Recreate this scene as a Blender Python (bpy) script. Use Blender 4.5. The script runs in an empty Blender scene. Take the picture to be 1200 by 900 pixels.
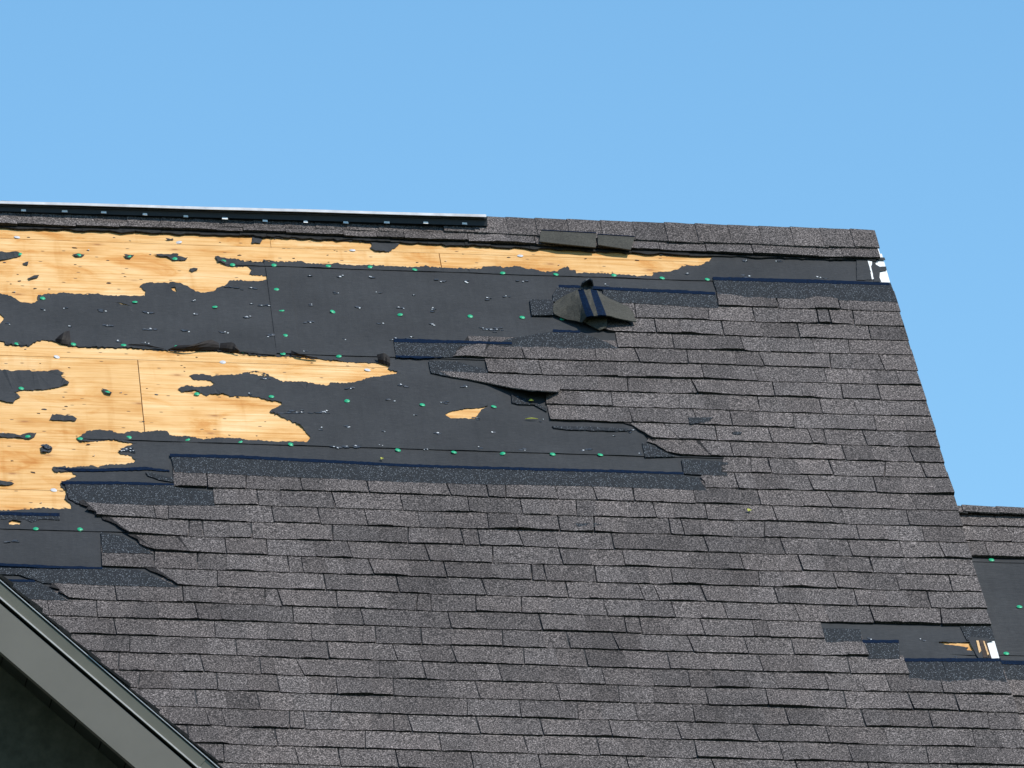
import bpy, math, random
import numpy as np
from mathutils import Vector, Matrix, noise, geometry

random.seed(7)
R = math.radians
scn = bpy.context.scene
col = scn.collection

# ------------------------------------------------------------------ camera
F_PX, PITCH, YAW, ROLL, ALPHA, DIST = 9380.6466, 0.2329924, 0.1157490, 0.0052147, 0.6995243, 33.92614
CAM_H = 1.6
ORIGIN = Vector((0, 0, CAM_H + DIST * math.sin(PITCH)))     # middle of the damaged slope
fwd = Vector((math.sin(YAW) * math.cos(PITCH), math.cos(YAW) * math.cos(PITCH), math.sin(PITCH)))
rgt0 = Vector((math.cos(YAW), -math.sin(YAW), 0)); up0 = rgt0.cross(fwd)
rgt = rgt0 * math.cos(ROLL) + up0 * math.sin(ROLL); upv = -rgt0 * math.sin(ROLL) + up0 * math.cos(ROLL)
CAM = ORIGIN - fwd * DIST
cd = bpy.data.cameras.new('camera'); cam = bpy.data.objects.new('camera', cd); col.objects.link(cam)
m = Matrix((rgt, upv, -fwd)).transposed().to_4x4(); m.translation = CAM
cam.matrix_world = m
cd.sensor_width = 36; cd.lens = 36 * F_PX / 1200; cd.clip_start = 0.5; cd.clip_end = 5000
scn.camera = cam

# ------------------------------------------------------------------ sky, sun, exposure
SUN_EL, SUN_AZ = R(58), R(180 - 50)      # azimuth clockwise from +Y; the camera stands on the -Y side
w = bpy.data.worlds.new('World'); scn.world = w; w.use_nodes = True
nt = w.node_tree; nt.nodes.clear()
sky = nt.nodes.new('ShaderNodeTexSky'); sky.sky_type = 'NISHITA'; sky.sun_disc = False
sky.sun_elevation = SUN_EL; sky.sun_rotation = SUN_AZ; sky.altitude = 0
sky.air_density = 1.0; sky.dust_density = 0.0; sky.ozone_density = 3.0
bg = nt.nodes.new('ShaderNodeBackground'); bg.inputs[1].default_value = 0.149
wo = nt.nodes.new('ShaderNodeOutputWorld')
hs_ = nt.nodes.new('ShaderNodeHueSaturation'); hs_.inputs['Saturation'].default_value = 1.17; hs_.inputs['Hue'].default_value = 0.489
nt.links.new(sky.outputs[0], hs_.inputs['Color']); nt.links.new(hs_.outputs[0], bg.inputs[0]); nt.links.new(bg.outputs[0], wo.inputs[0])
sd = bpy.data.lights.new('sun', 'SUN'); sd.energy = 3.95; sd.angle = R(0.53); sd.color = (1.0, 0.955, 0.89)
so = bpy.data.objects.new('sun', sd); col.objects.link(so)
sdir = Vector((math.sin(SUN_AZ) * math.cos(SUN_EL), math.cos(SUN_AZ) * math.cos(SUN_EL), math.sin(SUN_EL)))
so.rotation_euler = sdir.to_track_quat('Z', 'Y').to_euler(); so.location = (0, -10, 30)
vs = scn.view_settings
vs.view_transform = 'Standard'; vs.look = 'None'; vs.exposure = 0.27; vs.gamma = 1; vs.use_curve_mapping = False

# ------------------------------------------------------------------ roof frame: x = u along the ridge, y = -v up the slope, z = h off the deck
RM = Matrix.Translation(ORIGIN) @ Matrix.Rotation(ALPHA, 4, 'X')
RMi = RM.inverted()
CAMr = RMi @ CAM
def ray(px, py):
    return (fwd + rgt * ((px - 600) / F_PX) - upv * ((py - 450) / F_PX))
def at(px, py, h=0.0):
    """photo pixel -> (u, v) where its sight line meets the roof plane raised by h"""
    d = RMi.to_3x3() @ ray(px, py)
    t = (h - CAMr.z) / d.z; p = CAMr + d * t
    return p.x, -p.y
def at_y(px, py, y):
    d = ray(px, py); t = (y - CAM.y) / d.y
    return CAM + d * t
def u_at(px, v, h=0.0):
    """u where the line v = const crosses the photo column px"""
    lo, hi = -14.0, 14.0
    for _ in range(40):
        mid = (lo + hi) / 2
        p = RM @ Vector((mid, -v, h)) - CAM
        x = 600 + F_PX * p.dot(rgt) / p.dot(fwd)
        if x < px: lo = mid
        else: hi = mid
    return (lo + hi) / 2
def nz(x, y=0, z=0): return noise.noise(Vector((x, y, z)))

RIDGE_V, EAVE_V, RAKE_U, LEFT_U, EXPO = -1.585, 6.0, 1.767, -6.5, 0.143
V0 = -0.8094 + 0.004

# ------------------------------------------------------------------ materials
MATS = {}
class NT:
    def __init__(s, name):
        s.m = bpy.data.materials.new(name); s.m.use_nodes = True; s.t = s.m.node_tree
        s.b = s.t.nodes['Principled BSDF']; MATS[name] = s.m
    def n(s, typ, **kw):
        nd = s.t.nodes.new(typ)
        for k, v in kw.items():
            if k.startswith('i_'):
                nd.inputs[k[2:].replace('_', ' ')].default_value = v
            else: setattr(nd, k, v)
        return nd
    def l(s, a, b): s.t.links.new(a, b)
    def coord(s, scale=(1, 1, 1), loc=(0, 0, 0), rnd=0.0):
        tc = s.n('ShaderNodeTexCoord'); mp = s.n('ShaderNodeMapping')
        mp.inputs['Scale'].default_value = scale; mp.inputs['Location'].default_value = loc
        if rnd:
            oi = s.n('ShaderNodeObjectInfo'); ml = s.n('ShaderNodeMath', operation='MULTIPLY'); ml.inputs[1].default_value = rnd
            s.l(oi.outputs['Random'], ml.inputs[0]); s.l(ml.outputs[0], mp.inputs['Location'])
        s.l(tc.outputs['Object'], mp.inputs['Vector']); return mp.outputs[0]
    def noise(s, vec, scale, detail=2, rough=0.5, dist=0.0):
        nd = s.n('ShaderNodeTexNoise'); nd.inputs['Scale'].default_value = scale; nd.inputs['Detail'].default_value = detail
        nd.inputs['Roughness'].default_value = rough; nd.inputs['Distortion'].default_value = dist
        s.l(vec, nd.inputs['Vector']); return nd.outputs['Fac']
    def ramp(s, fac, stops, interp='LINEAR'):
        nd = s.n('ShaderNodeValToRGB'); cr = nd.color_ramp; cr.interpolation = interp
        while len(cr.elements) < len(stops): cr.elements.new(0.5)
        for e, (p, c) in zip(cr.elements, stops):
            e.position = p; e.color = (c[0], c[1], c[2], 1) if hasattr(c, '__len__') else (c, c, c, 1)
        s.l(fac, nd.inputs[0]); return nd.outputs[0]
    def mix(s, a, b, fac=1.0, mode='MULTIPLY'):
        nd = s.n('ShaderNodeMix', data_type='RGBA', blend_type=mode, clamp_factor=True)
        for sock, v in ((nd.inputs[6], a), (nd.inputs[7], b)):
            if hasattr(v, 'links') or hasattr(v, 'is_linked'): s.l(v, sock)
            else: sock.default_value = (v[0], v[1], v[2], 1)
        if hasattr(fac, 'is_linked'): s.l(fac, nd.inputs[0])
        else: nd.inputs[0].default_value = fac
        return nd.outputs[2]
    def bump(s, fac, strength=0.3, dist=0.002):
        nd = s.n('ShaderNodeBump'); nd.inputs['Strength'].default_value = strength; nd.inputs['Distance'].default_value = dist
        s.l(fac, nd.inputs['Height']); s.l(nd.outputs[0], s.b.inputs['Normal'])
    def done(s, color, rough=0.9, spec=0.3, metal=0.0):
        if hasattr(color, 'is_linked'): s.l(color, s.b.inputs['Base Color'])
        else: s.b.inputs['Base Color'].default_value = (*color, 1)
        s.b.inputs['Roughness'].default_value = rough; s.b.inputs['Specular IOR Level'].default_value = spec
        s.b.inputs['Metallic'].default_value = metal
        return s.m

def granule(name, mean, tint=(1.0, 0.86, 0.80), contrast=1.0, tone=True, stain=0.35):
    k = NT(name); v = k.coord()
    a = k.noise(v, 165, 1.0, 0.6); b = k.noise(v, 300, 0, 0.5); c = k.noise(v, 30, 3, 0.6)
    g = k.ramp(a, [(0.30, 0.12), (0.44, 0.52), (0.53, 0.92), (0.61, 1.5), (0.70, 2.2)])
    g2 = k.ramp(b, [(0.28, 0.35), (0.5, 0.90), (0.62, 1.25), (0.75, 1.8)])
    x = k.mix(g, g2)
    big = k.ramp(k.noise(k.coord((1, 1, 0)), 1.1, 4, 0.55), [(0.30, 1 - stain), (0.5, 0.97), (0.72, 1.12)])
    x = k.mix(x, big)
    x = k.mix(x, k.ramp(c, [(0.3, 0.90), (0.7, 1.08)]))
    x = k.mix(x, tuple(mean * t for t in tint))
    if tone:
        at_ = k.n('ShaderNodeAttribute'); at_.attribute_name = 'tone'
        x = k.mix(x, at_.outputs['Color'])
    k.bump(a, 0.35, 0.0025)
    return k.done(x, 0.92, 0.25)
granule('shingle', 0.116)

# headlap gets sparse bright grains on top of its dark bitumen
def speckle(name, base, grain, amount):
    k = NT(name); v = k.coord()
    a = k.noise(v, 150, 1.0, 0.8)
    vo = k.n('ShaderNodeTexVoronoi'); vo.inputs['Scale'].default_value = 190; k.l(v, vo.inputs['Vector'])
    dark = k.ramp(a, [(0.3, tuple(0.35 * c for c in base)), (0.55, base), (0.72, tuple(2.6 * c for c in base))])
    sp = k.ramp(vo.outputs['Distance'], [(0.0, 1), (amount, 1), (amount + 0.10, 0)])
    pick = k.ramp(vo.outputs['Color'], [(0.50, 0), (0.72, 1)])
    x = k.mix(dark, grain, k.mix(sp, pick), 'MIX')
    k.bump(a, 0.3, 0.002)
    return k.done(x, 0.8, 0.35)
speckle('headlap', (0.0062, 0.0082, 0.0104), (0.20, 0.22, 0.24), 0.26)

k = NT('sealant'); v = k.coord((1, 2, 1)); a = k.noise(v, 90, 3, 0.8)
k.done(k.ramp(a, [(0.3, (0.0008, 0.002, 0.004)), (0.50, (0.002, 0.009, 0.026)), (0.66, (0.003, 0.014, 0.040)), (0.8, (0.05, 0.065, 0.085))]), 0.7, 0.06)
k = NT('backing'); v = k.coord(); a = k.noise(v, 160, 2, 0.6); b = k.noise(v, 8, 3, 0.6)
k.bump(a, 0.3, 0.002)
k.done(k.mix(k.ramp(a, [(0.3, (0.030, 0.028, 0.021)), (0.7, (0.072, 0.067, 0.053))]), k.ramp(b, [(0.3, 0.75), (0.7, 1.1)])), 0.85, 0.3)
k = NT('underlayment')
a = k.noise(k.coord((6, 70, 1)), 3, 4, 0.65); b = k.noise(k.coord((1, 1.4, 0)), 2.2, 4, 0.55); c = k.noise(k.coord((25, 200, 1)), 2, 2, 0.6)
d = k.noise(k.coord((40, 2.5, 1)), 1, 3, 0.6)
x = k.ramp(a, [(0.30, (0.023, 0.0245, 0.0260)), (0.55, (0.032, 0.0328, 0.0338)), (0.75, (0.044, 0.0446, 0.0455))])
x = k.mix(x, k.ramp(b, [(0.3, 0.80), (0.7, 1.18)])); x = k.mix(x, k.ramp(c, [(0.3, 0.80), (0.7, 1.2)])); x = k.mix(x, k.ramp(d, [(0.3, 0.93), (0.7, 1.06)]))
wr = k.noise(k.coord((5, 1.6, 1)), 3, 3, 0.55)
ad = k.n('ShaderNodeMath', operation='MULTIPLY_ADD'); ad.inputs[1].default_value = 4.0; k.l(wr, ad.inputs[0]); k.l(c, ad.inputs[2])
k.bump(ad.outputs[0], 0.35, 0.0025); k.done(x, 0.75, 0.25)
k = NT('underside'); a = k.noise(k.coord(), 25, 3, 0.6)
k.done(k.ramp(a, [(0.3, (0.003, 0.0017, 0.001)), (0.7, (0.012, 0.0065, 0.0035))]), 0.7, 0.3)
k = NT('plywood')
gr = k.noise(k.coord((0.55, 14, 1), rnd=37.0), 4, 5, 0.62, 0.9)
fine = k.noise(k.coord((1.2, 42, 1), rnd=11.0), 2.4, 4, 0.7, 0.4)
blot = k.noise(k.coord((1.2, 2.6, 1), rnd=21.0), 2.2, 4, 0.6)
wv = k.n('ShaderNodeTexWave', wave_type='BANDS', bands_direction='Y', wave_profile='SAW')
wv.inputs['Scale'].default_value = 5.5; wv.inputs['Distortion'].default_value = 14; wv.inputs['Detail'].default_value = 3
wv.inputs['Detail Scale'].default_value = 0.8; wv.inputs['Detail Roughness'].default_value = 0.5
k.l(k.coord((0.22, 1.25, 0), rnd=13.0), wv.inputs['Vector'])
x = k.ramp(gr, [(0.22, (0.58, 0.35, 0.14)), (0.42, (0.68, 0.44, 0.205)), (0.60, (0.72, 0.485, 0.24)), (0.8, (0.76, 0.555, 0.32))])
x = k.mix(x, k.ramp(wv.outputs['Fac'], [(0.0, (1.03, 1.03, 1.03)), (0.75, (1, 1, 1)), (0.96, (0.88, 0.76, 0.60)), (1.0, (1.0, 0.98, 0.95))]), 0.8)
x = k.mix(x, k.ramp(fine, [(0.27, (0.84, 0.72, 0.55)), (0.42, (0.94, 0.88, 0.78)), (0.52, (1, 1, 1)), (0.75, (1.05, 1.07, 1.12))]))
x = k.mix(x, k.ramp(blot, [(0.28, (0.80, 0.64, 0.42)), (0.42, (0.95, 0.90, 0.82)), (0.54, (1, 1, 1)), (0.70, (1.06, 1.12, 1.28))]))
dsh = k.noise(k.coord((2.2, 30, 1), rnd=29.0), 3, 3, 0.55)
x = k.mix(x, (0.40, 0.20, 0.07), k.ramp(dsh, [(0.66, 0), (0.76, 0.5)]), 'MIX')
stv = k.noise(k.coord((14, 1.2, 1), rnd=9.0), 1, 3, 0.6)
x = k.mix(x, k.ramp(stv, [(0.28, (0.90, 0.83, 0.72)), (0.42, (1, 1, 1)), (0.75, (1.03, 1.04, 1.06))]))
vo = k.n('ShaderNodeTexVoronoi', voronoi_dimensions='2D'); vo.inputs['Scale'].default_value = 2.7; k.l(k.coord((1, 2.2, 0), rnd=5.0), vo.inputs['Vector'])
kn = k.ramp(vo.outputs['Distance'], [(0.0, 0.9), (0.03, 0.7), (0.05, 0.3), (0.12, 0)]); kp = k.ramp(vo.outputs['Color'], [(0.40, 0), (0.48, 1)])
st1 = k.noise(k.coord((0.9, 1.5, 0), rnd=17.0), 3.2, 5, 0.65, 0.6)
x = k.mix(x, k.ramp(st1, [(0.52, (1, 1, 1)), (0.60, (0.93, 0.84, 0.70)), (0.66, (0.84, 0.66, 0.44)), (0.74, (0.97, 0.92, 0.84))]))
oi = k.n('ShaderNodeObjectInfo')
x = k.mix(x, k.ramp(oi.outputs['Random'], [(0.0, (0.90, 0.81, 0.67)), (0.5, (0.96, 0.89, 0.79)), (1.0, (1.0, 0.95, 0.88))]))
x = k.mix(x, (0.30, 0.125, 0.04), k.mix(kn, kp), 'MIX')
v2 = k.n('ShaderNodeTexVoronoi', voronoi_dimensions='2D'); v2.inputs['Scale'].default_value = 7.5; k.l(k.coord((1, 2.6, 0), rnd=3.0), v2.inputs['Vector'])
dn = k.ramp(v2.outputs['Distance'], [(0.0, 1), (0.045, 1), (0.075, 0)]); dp = k.ramp(v2.outputs['Color'], [(0.66, 0), (0.72, 1)])
x = k.mix(x, (0.10, 0.055, 0.03), k.mix(dn, dp), 'MIX')
k.bump(fine, 0.15, 0.001); k.done(x, 0.75, 0.25)

def plain(name, c1, c2, scale, rough=0.7, spec=0.4, bump=0.0, metal=0.0):
    k = NT(name); a = k.noise(k.coord(), scale, 4, 0.6)
    if bump: k.bump(a, bump, 0.003)
    return k.done(k.ramp(a, [(0.3, c1), (0.7, c2)]), rough, spec, metal)
plain('green_plastic', (0.012, 0.29, 0.130), (0.022, 0.38, 0.180), 60, 0.45)
plain('white_plastic', (0.42, 0.42, 0.44), (0.66, 0.65, 0.64), 60, 0.5)
plain('black_plastic', (0.007, 0.008, 0.010), (0.016, 0.017, 0.019), 30, 0.5)
plain('white_metal', (0.36, 0.36, 0.37), (0.58, 0.58, 0.58), 14, 0.42, 0.5)
plain('white_paint', (0.70, 0.69, 0.66), (0.83, 0.83, 0.81), 25, 0.6)
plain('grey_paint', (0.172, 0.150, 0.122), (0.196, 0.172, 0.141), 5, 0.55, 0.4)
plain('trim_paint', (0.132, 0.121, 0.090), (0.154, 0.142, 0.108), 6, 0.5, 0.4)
plain('trim_highlight', (0.52, 0.46, 0.42), (0.62, 0.56, 0.52), 20, 0.4, 0.5)  # highlight along the trim lip, put into its colour
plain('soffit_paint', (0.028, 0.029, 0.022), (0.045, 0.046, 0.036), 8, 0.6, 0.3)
plain('stucco', (0.058, 0.054, 0.038), (0.098, 0.090, 0.066), 22, 0.95, 0.2, 0.8)
plain('residue_dark', (0.008, 0.011, 0.016), (0.045, 0.055, 0.07), 140, 0.5, 0.5)
plain('residue_light', (0.35, 0.36, 0.37), (0.75, 0.74, 0.72), 90, 0.5, 0.5)
plain('splinter', (0.42, 0.22, 0.09), (0.70, 0.46, 0.22), 60, 0.8)
plain('dark_wood', (0.02, 0.012, 0.008), (0.06, 0.034, 0.020), 40, 0.8)
plain('leaf', (0.30, 0.30, 0.03), (0.42, 0.42, 0.06), 60, 0.6)
plain('grass', (0.035, 0.060, 0.018), (0.075, 0.105, 0.035), 3, 0.95, 0.2)
plain('shingle_edge', (0.010, 0.010, 0.010), (0.030, 0.029, 0.027), 60, 0.9, 0.2)

# ------------------------------------------------------------------ object helpers
W = {}
def link(name, me, mat, parent, M, smooth=False, kind=None, label=None):
    o = bpy.data.objects.new(name, me); col.objects.link(o)
    if mat and not me.materials:
        for mm in (mat if isinstance(mat, (list, tuple)) else [mat]): me.materials.append(MATS[mm])
    if parent:
        o.parent = parent; o.matrix_parent_inverse = W[parent.name].inverted()
    o.matrix_basis = M; W[o.name] = M.copy()
    if smooth: me.polygons.foreach_set('use_smooth', [True] * len(me.polygons))
    if kind: o['kind'] = kind
    if label: o['label'] = label
    return o
def mesh(name, vs_, fs, mi=None):
    me = bpy.data.meshes.new(name); me.from_pydata(vs_, [], fs)
    if mi: me.polygons.foreach_set('material_index', mi)
    me.update(); return me
def empty(name, M, parent=None):
    o = bpy.data.objects.new(name, None); col.objects.link(o); o.empty_display_size = 0.2
    if parent: o.parent = parent; o.matrix_parent_inverse = W[parent.name].inverted()
    o.matrix_basis = M; W[o.name] = M.copy(); return o
def uvh(pts): return [(p[0], -p[1], p[2]) for p in pts]
def roof(name, pts, fs, mat, parent, **kw):
    """pts are (u, v, h)"""
    return link(name, mesh(name, uvh(pts), fs), mat, parent, RM, **kw)
def grid_solid(P, t, flip=False):
    """P[r][c] of points -> closed sheet of thickness t (below the given surface)"""
    A = np.array(P, float); r, c = A.shape[:2]
    du = np.gradient(A, axis=1); dv = np.gradient(A, axis=0)
    n = np.cross(du, dv); n /= (np.linalg.norm(n, axis=2, keepdims=True) + 1e-12)
    if flip: n = -n
    B = A - n * t
    V = [tuple(p) for p in A.reshape(-1, 3)] + [tuple(p) for p in B.reshape(-1, 3)]
    I = lambda i, j: i * c + j
    N = r * c; fs = []
    for i in range(r - 1):
        for j in range(c - 1):
            q = (I(i, j), I(i, j + 1), I(i + 1, j + 1), I(i + 1, j))
            fs.append(q if not flip else q[::-1]); fs.append(tuple(N + x for x in (q[::-1] if not flip else q)))
    bd = [I(0, j) for j in range(c)] + [I(i, c - 1) for i in range(1, r)] + [I(r - 1, j) for j in range(c - 2, -1, -1)] + [I(i, 0) for i in range(r - 2, 0, -1)]
    for a, b in zip(bd, bd[1:] + bd[:1]): fs.append((b, a, N + a, N + b) if not flip else (a, b, N + b, N + a))
    return V, fs
def box(x0, x1, y0, y1, z0, z1):
    v = [(x, y, z) for z in (z0, z1) for y in (y0, y1) for x in (x0, x1)]
    return v, [(0, 2, 3, 1), (4, 5, 7, 6), (0, 1, 5, 4), (2, 6, 7, 3), (0, 4, 6, 2), (1, 3, 7, 5)]
def prism(poly, ext):
    """polygon of 3-d points swept by the vector ext"""
    n = len(poly); e = Vector(ext); v = [tuple(p) for p in poly] + [tuple(Vector(p) + e) for p in poly]
    return v, [tuple(range(n))[::-1], tuple(range(n, 2 * n))] + [(i, (i + 1) % n, n + (i + 1) % n, n + i) for i in range(n)]
def joined(parts):
    V, Fc = [], []
    for v, f in parts:
        b = len(V); V += list(v); Fc += [tuple(b + i for i in q) for q in f]
    return V, Fc
# outlines traced in enlarged views of the photograph -> photo pixels
def Z(x0, y0, s, pts): return [(x0 + x / s, y0 + y / s) for x, y in pts]
z1 = lambda *p: Z(0, 220, 3.75, p)
z2 = lambda *p: Z(280, 220, 3.75, p)
z3 = lambda *p: Z(560, 220, 3.75, p)
z5 = lambda *p: Z(0, 400, 3.75, p)
z6 = lambda *p: Z(280, 400, 3.75, p)
z7 = lambda *p: Z(560, 400, 3.75, p)
z8 = lambda *p: Z(880, 560, 3.75, p)
zt = lambda *p: Z(960, 260, 9.0, p)
def jag(px, amp=0.55, step=2.2):
    out = []
    n = len(px)
    for i in range(n):
        a, b = px[i], px[(i + 1) % n]
        L = math.hypot(b[0] - a[0], b[1] - a[1]); k_ = max(1, int(L / step))
        for j in range(k_):
            t = j / k_; x = a[0] + (b[0] - a[0]) * t; y = a[1] + (b[1] - a[1]) * t
            if L > 1 and (j or amp > 0.4):
                x += random.gauss(0, amp * 0.6); y += random.gauss(0, amp * 0.6)
            out.append((x, y))
    return out
def to_uv(px, h=0.003): return [at(x, y, h) for x, y in px]
def inside(P, poly):
    """P: (n,2) array, poly: list -> bool array"""
    x, y = P[:, 0], P[:, 1]; res = np.zeros(len(P), bool); q = np.array(poly); n = len(q)
    for i in range(n):
        x1, y1 = q[i]; x2, y2 = q[i - 1]
        if y1 == y2: continue
        c = ((y1 > y) != (y2 > y)) & (x < (x2 - x1) * (y - y1) / (y2 - y1) + x1)
        res ^= c
    return res
def cdt(loops, keep, holes=(), extra=()):
    """triangles of the area inside `keep` and outside `holes`"""
    V, Ed = [], []
    for lp in loops:
        b = len(V); V += [Vector(p) for p in lp]; Ed += [(b + i, b + (i + 1) % len(lp)) for i in range(len(lp))]
    V += [Vector(p) for p in extra]
    vo_, _, fo, *_r = geometry.delaunay_2d_cdt(V, Ed, [], 0, 1e-5)
    P = np.array([(p.x, p.y) for p in vo_]); T = np.array(fo)
    cen = P[T].mean(axis=1); ok = inside(cen, keep)
    for hl in holes: ok &= ~inside(cen, hl)
    T = T[ok]; used = np.unique(T); mp = -np.ones(len(P), int); mp[used] = np.arange(len(used))
    return P[used], mp[T]
def flat_sheet(name, uv, mat, parent, h=0.006, t=0.0015, curl=0.0, **kw):
    """a small flat piece with the outline uv (list of (u, v)), thickness t, curled rim"""
    P, T = cdt([uv], uv)
    n = len(P); hh = [h + curl * abs(nz(p[0] * 23, p[1] * 23, 5)) * 2 for p in P]
    V = [(p[0], p[1], hh[i]) for i, p in enumerate(P)] + [(p[0], p[1], hh[i] - t) for i, p in enumerate(P)]
    fs = []; ec = {}
    for a, b, c in T:
        A, B, C = P[a], P[b], P[c]
        if (B[0]-A[0]) * (C[1]-A[1]) - (B[1]-A[1]) * (C[0]-A[0]) > 0: a, c = c, a
        fs += [(a, b, c), (n + c, n + b, n + a)]
        for e in ((a, b), (b, c), (c, a)): ec[e] = 1
    for a, b in ec:
        if (b, a) not in ec: fs.append((b, a, n + a, n + b))
    return roof(name, V, [tuple(int(i) for i in f) for f in fs], mat, parent, **kw)

# ================================================================== GROUND
g_v = []; g_f = []
NX = 60
for j in range(NX + 1):
    for i in range(NX + 1):
        x = (i / NX - 0.5) * 3000; y = (j / NX - 0.5) * 3000
        g_v.append((x, y, 0.0 if math.hypot(x, y) < 120 else 1.5 * nz(x * 0.004, y * 0.004)))
for j in range(NX):
    for i in range(NX):
        a = j * (NX + 1) + i; g_f.append((a, a + 1, a + NX + 2, a + NX + 1))
gr_o = link('ground', mesh('ground', g_v, g_f), 'grass', None, Matrix.Identity(4)); gr_o['kind'] = 'structure'

# ================================================================== HOUSE
def wpt(u, v, h): return RM @ Vector((u, -v, h))
ridge_p = wpt(0, RIDGE_V, 0); eave_p = wpt(0, EAVE_V, 0)
house = empty('house', Matrix.Translation((-2.2, ridge_p.y, 0)))
house['label'] = 'house with storm-stripped dark grey shingle roof showing bare plywood and black underlayment'
house['category'] = 'house'

# walls of the body, below the eaves
yf, yb = eave_p.y + 0.45, 2 * ridge_p.y - eave_p.y - 0.45
ze = eave_p.z - 0.05
gz = ridge_p.z - 0.35
zwall = gz - (ridge_p.y - yf) * math.tan(ALPHA)
prof = [(LEFT_U + 0.4, yf, 0), (LEFT_U + 0.4, yb, 0), (LEFT_U + 0.4, yb, zwall), (LEFT_U + 0.4, ridge_p.y, gz), (LEFT_U + 0.4, yf, zwall)]
v, f = prism(prof, (RAKE_U - 0.35 - LEFT_U - 0.4, 0, 0))
link('wall', mesh('wall', v, f), 'stucco', house, Matrix.Identity(4))

# structural deck (front and back slopes) under the panels
c2, s2 = math.cos(2 * ALPHA), math.sin(2 * ALPHA)
def back(s, h=0.0):
    """point s metres down the back slope, h off it -> (v, h) in the front slope frame"""
    return RIDGE_V - s * c2 - h * s2 * 1.0, -s * s2 + h * c2
SL = EAVE_V - RIDGE_V
bv, bh = back(SL); tv = 0.10
pro = [(RIDGE_V, -0.014), (EAVE_V, -0.014), (EAVE_V, -0.014 - tv), (RIDGE_V + 0.12, -0.02 - tv)]
bq = back(SL, -tv)
pro += [bq, (bv, bh)]
v, f = prism([(LEFT_U, a, b) for a, b in pro], (RAKE_U - 0.026 - LEFT_U, 0, 0))
deck = roof('roof_deck', v, f, 'dark_wood', house)
# back slope cover
v, f = prism([(LEFT_U, *back(0.05, 0.015)), (LEFT_U, *back(SL, 0.015)), (LEFT_U, *back(SL, 0.002)), (LEFT_U, *back(0.05, 0.002))], (RAKE_U - LEFT_U, 0, 0))
o = roof('back_slope', v, f, 'shingle_edge', house)

# plywood panels
def panel(u0, u1, v0, v1):
    g = 0.0018 if v0 > -1.3 and v1 > -1.0 else 0.0009
    vv, ff = box(u0 + g, u1 - g, v0 + g, v1 - g, -0.0125, 0.0)
    ff = [q[::-1] for q in ff]
    return roof('plywood_panel', vv, ff, 'plywood', deck)
vs_rows = [(RIDGE_V, -1.252, -0.95), (-1.252, -0.115, -0.213), (-0.115, 1.105, -1.584), (1.105, 2.325, -0.40), (2.325, 3.545, -1.6), (3.545, 4.765, -0.4), (4.765, EAVE_V, -1.6)]
for va, vb, uj in vs_rows:
    u = uj
    while u > LEFT_U: u -= 2.44
    while u < RAKE_U:
        a, b = max(u, LEFT_U), min(u + 2.44, RAKE_U - 0.027)
        if b - a > 0.02: panel(a, b, va, vb)
        u += 2.44

# ------------------------------------------------------------------ torn openings in the underlayment (plywood shows)
P1 = (z1((-600, 140), (0, 172), (60, 170), (150, 178), (270, 186), (330, 180), (480, 182), (600, 186), (720, 196), (850, 190), (960, 205), (1080, 213), (1110, 216), (1105, 245), (1145, 245), (1150, 218), (1200, 220))
      + z2((150, 222), (350, 228), (530, 238), (585, 245), (575, 265), (600, 280), (660, 282), (700, 255), (710, 240), (820, 240), (1000, 245), (1120, 252))
      + z3((0, 250), (240, 262), (430, 272), (520, 285), (600, 278), (740, 285), (800, 295), (860, 298), (960, 288), (1048, 286), (1045, 292), (1015, 325), (990, 340), (940, 342), (895, 345), (880, 360), (840, 372), (800, 370), (775, 375), (765, 390), (700, 388), (600, 378), (480, 375), (435, 375), (430, 365), (405, 360), (395, 347), (365, 358), (350, 368), (290, 370), (250, 358), (220, 355), (165, 343), (120, 352), (60, 348), (25, 348))
      + z2((1075, 348), (1065, 358), (980, 355), (850, 350), (820, 342), (760, 352), (620, 345), (530, 340), (450, 338), (440, 328), (395, 335), (300, 333), (270, 322), (235, 330), (150, 328), (120, 320), (90, 330), (30, 322))
      + z1((1195, 330), (1160, 322), (1145, 332), (1080, 325), (985, 308), (955, 298), (945, 305), (960, 325), (1000, 345), (1090, 345), (1105, 360), (1095, 380), (1170, 385), (1180, 400), (1140, 410), (1015, 405), (985, 430), (950, 438), (945, 452), (900, 460), (860, 455), (830, 435), (800, 420), (720, 415), (630, 420), (615, 435), (640, 455), (638, 475), (560, 475), (380, 468), (280, 462), (200, 468), (170, 475), (168, 495), (140, 507), (90, 500), (60, 485), (20, 465), (0, 465), (-150, 455), (-300, 470), (-520, 440), (-690, 400), (-570, 340), (-740, 270), (-610, 215), (-700, 160)))
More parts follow.
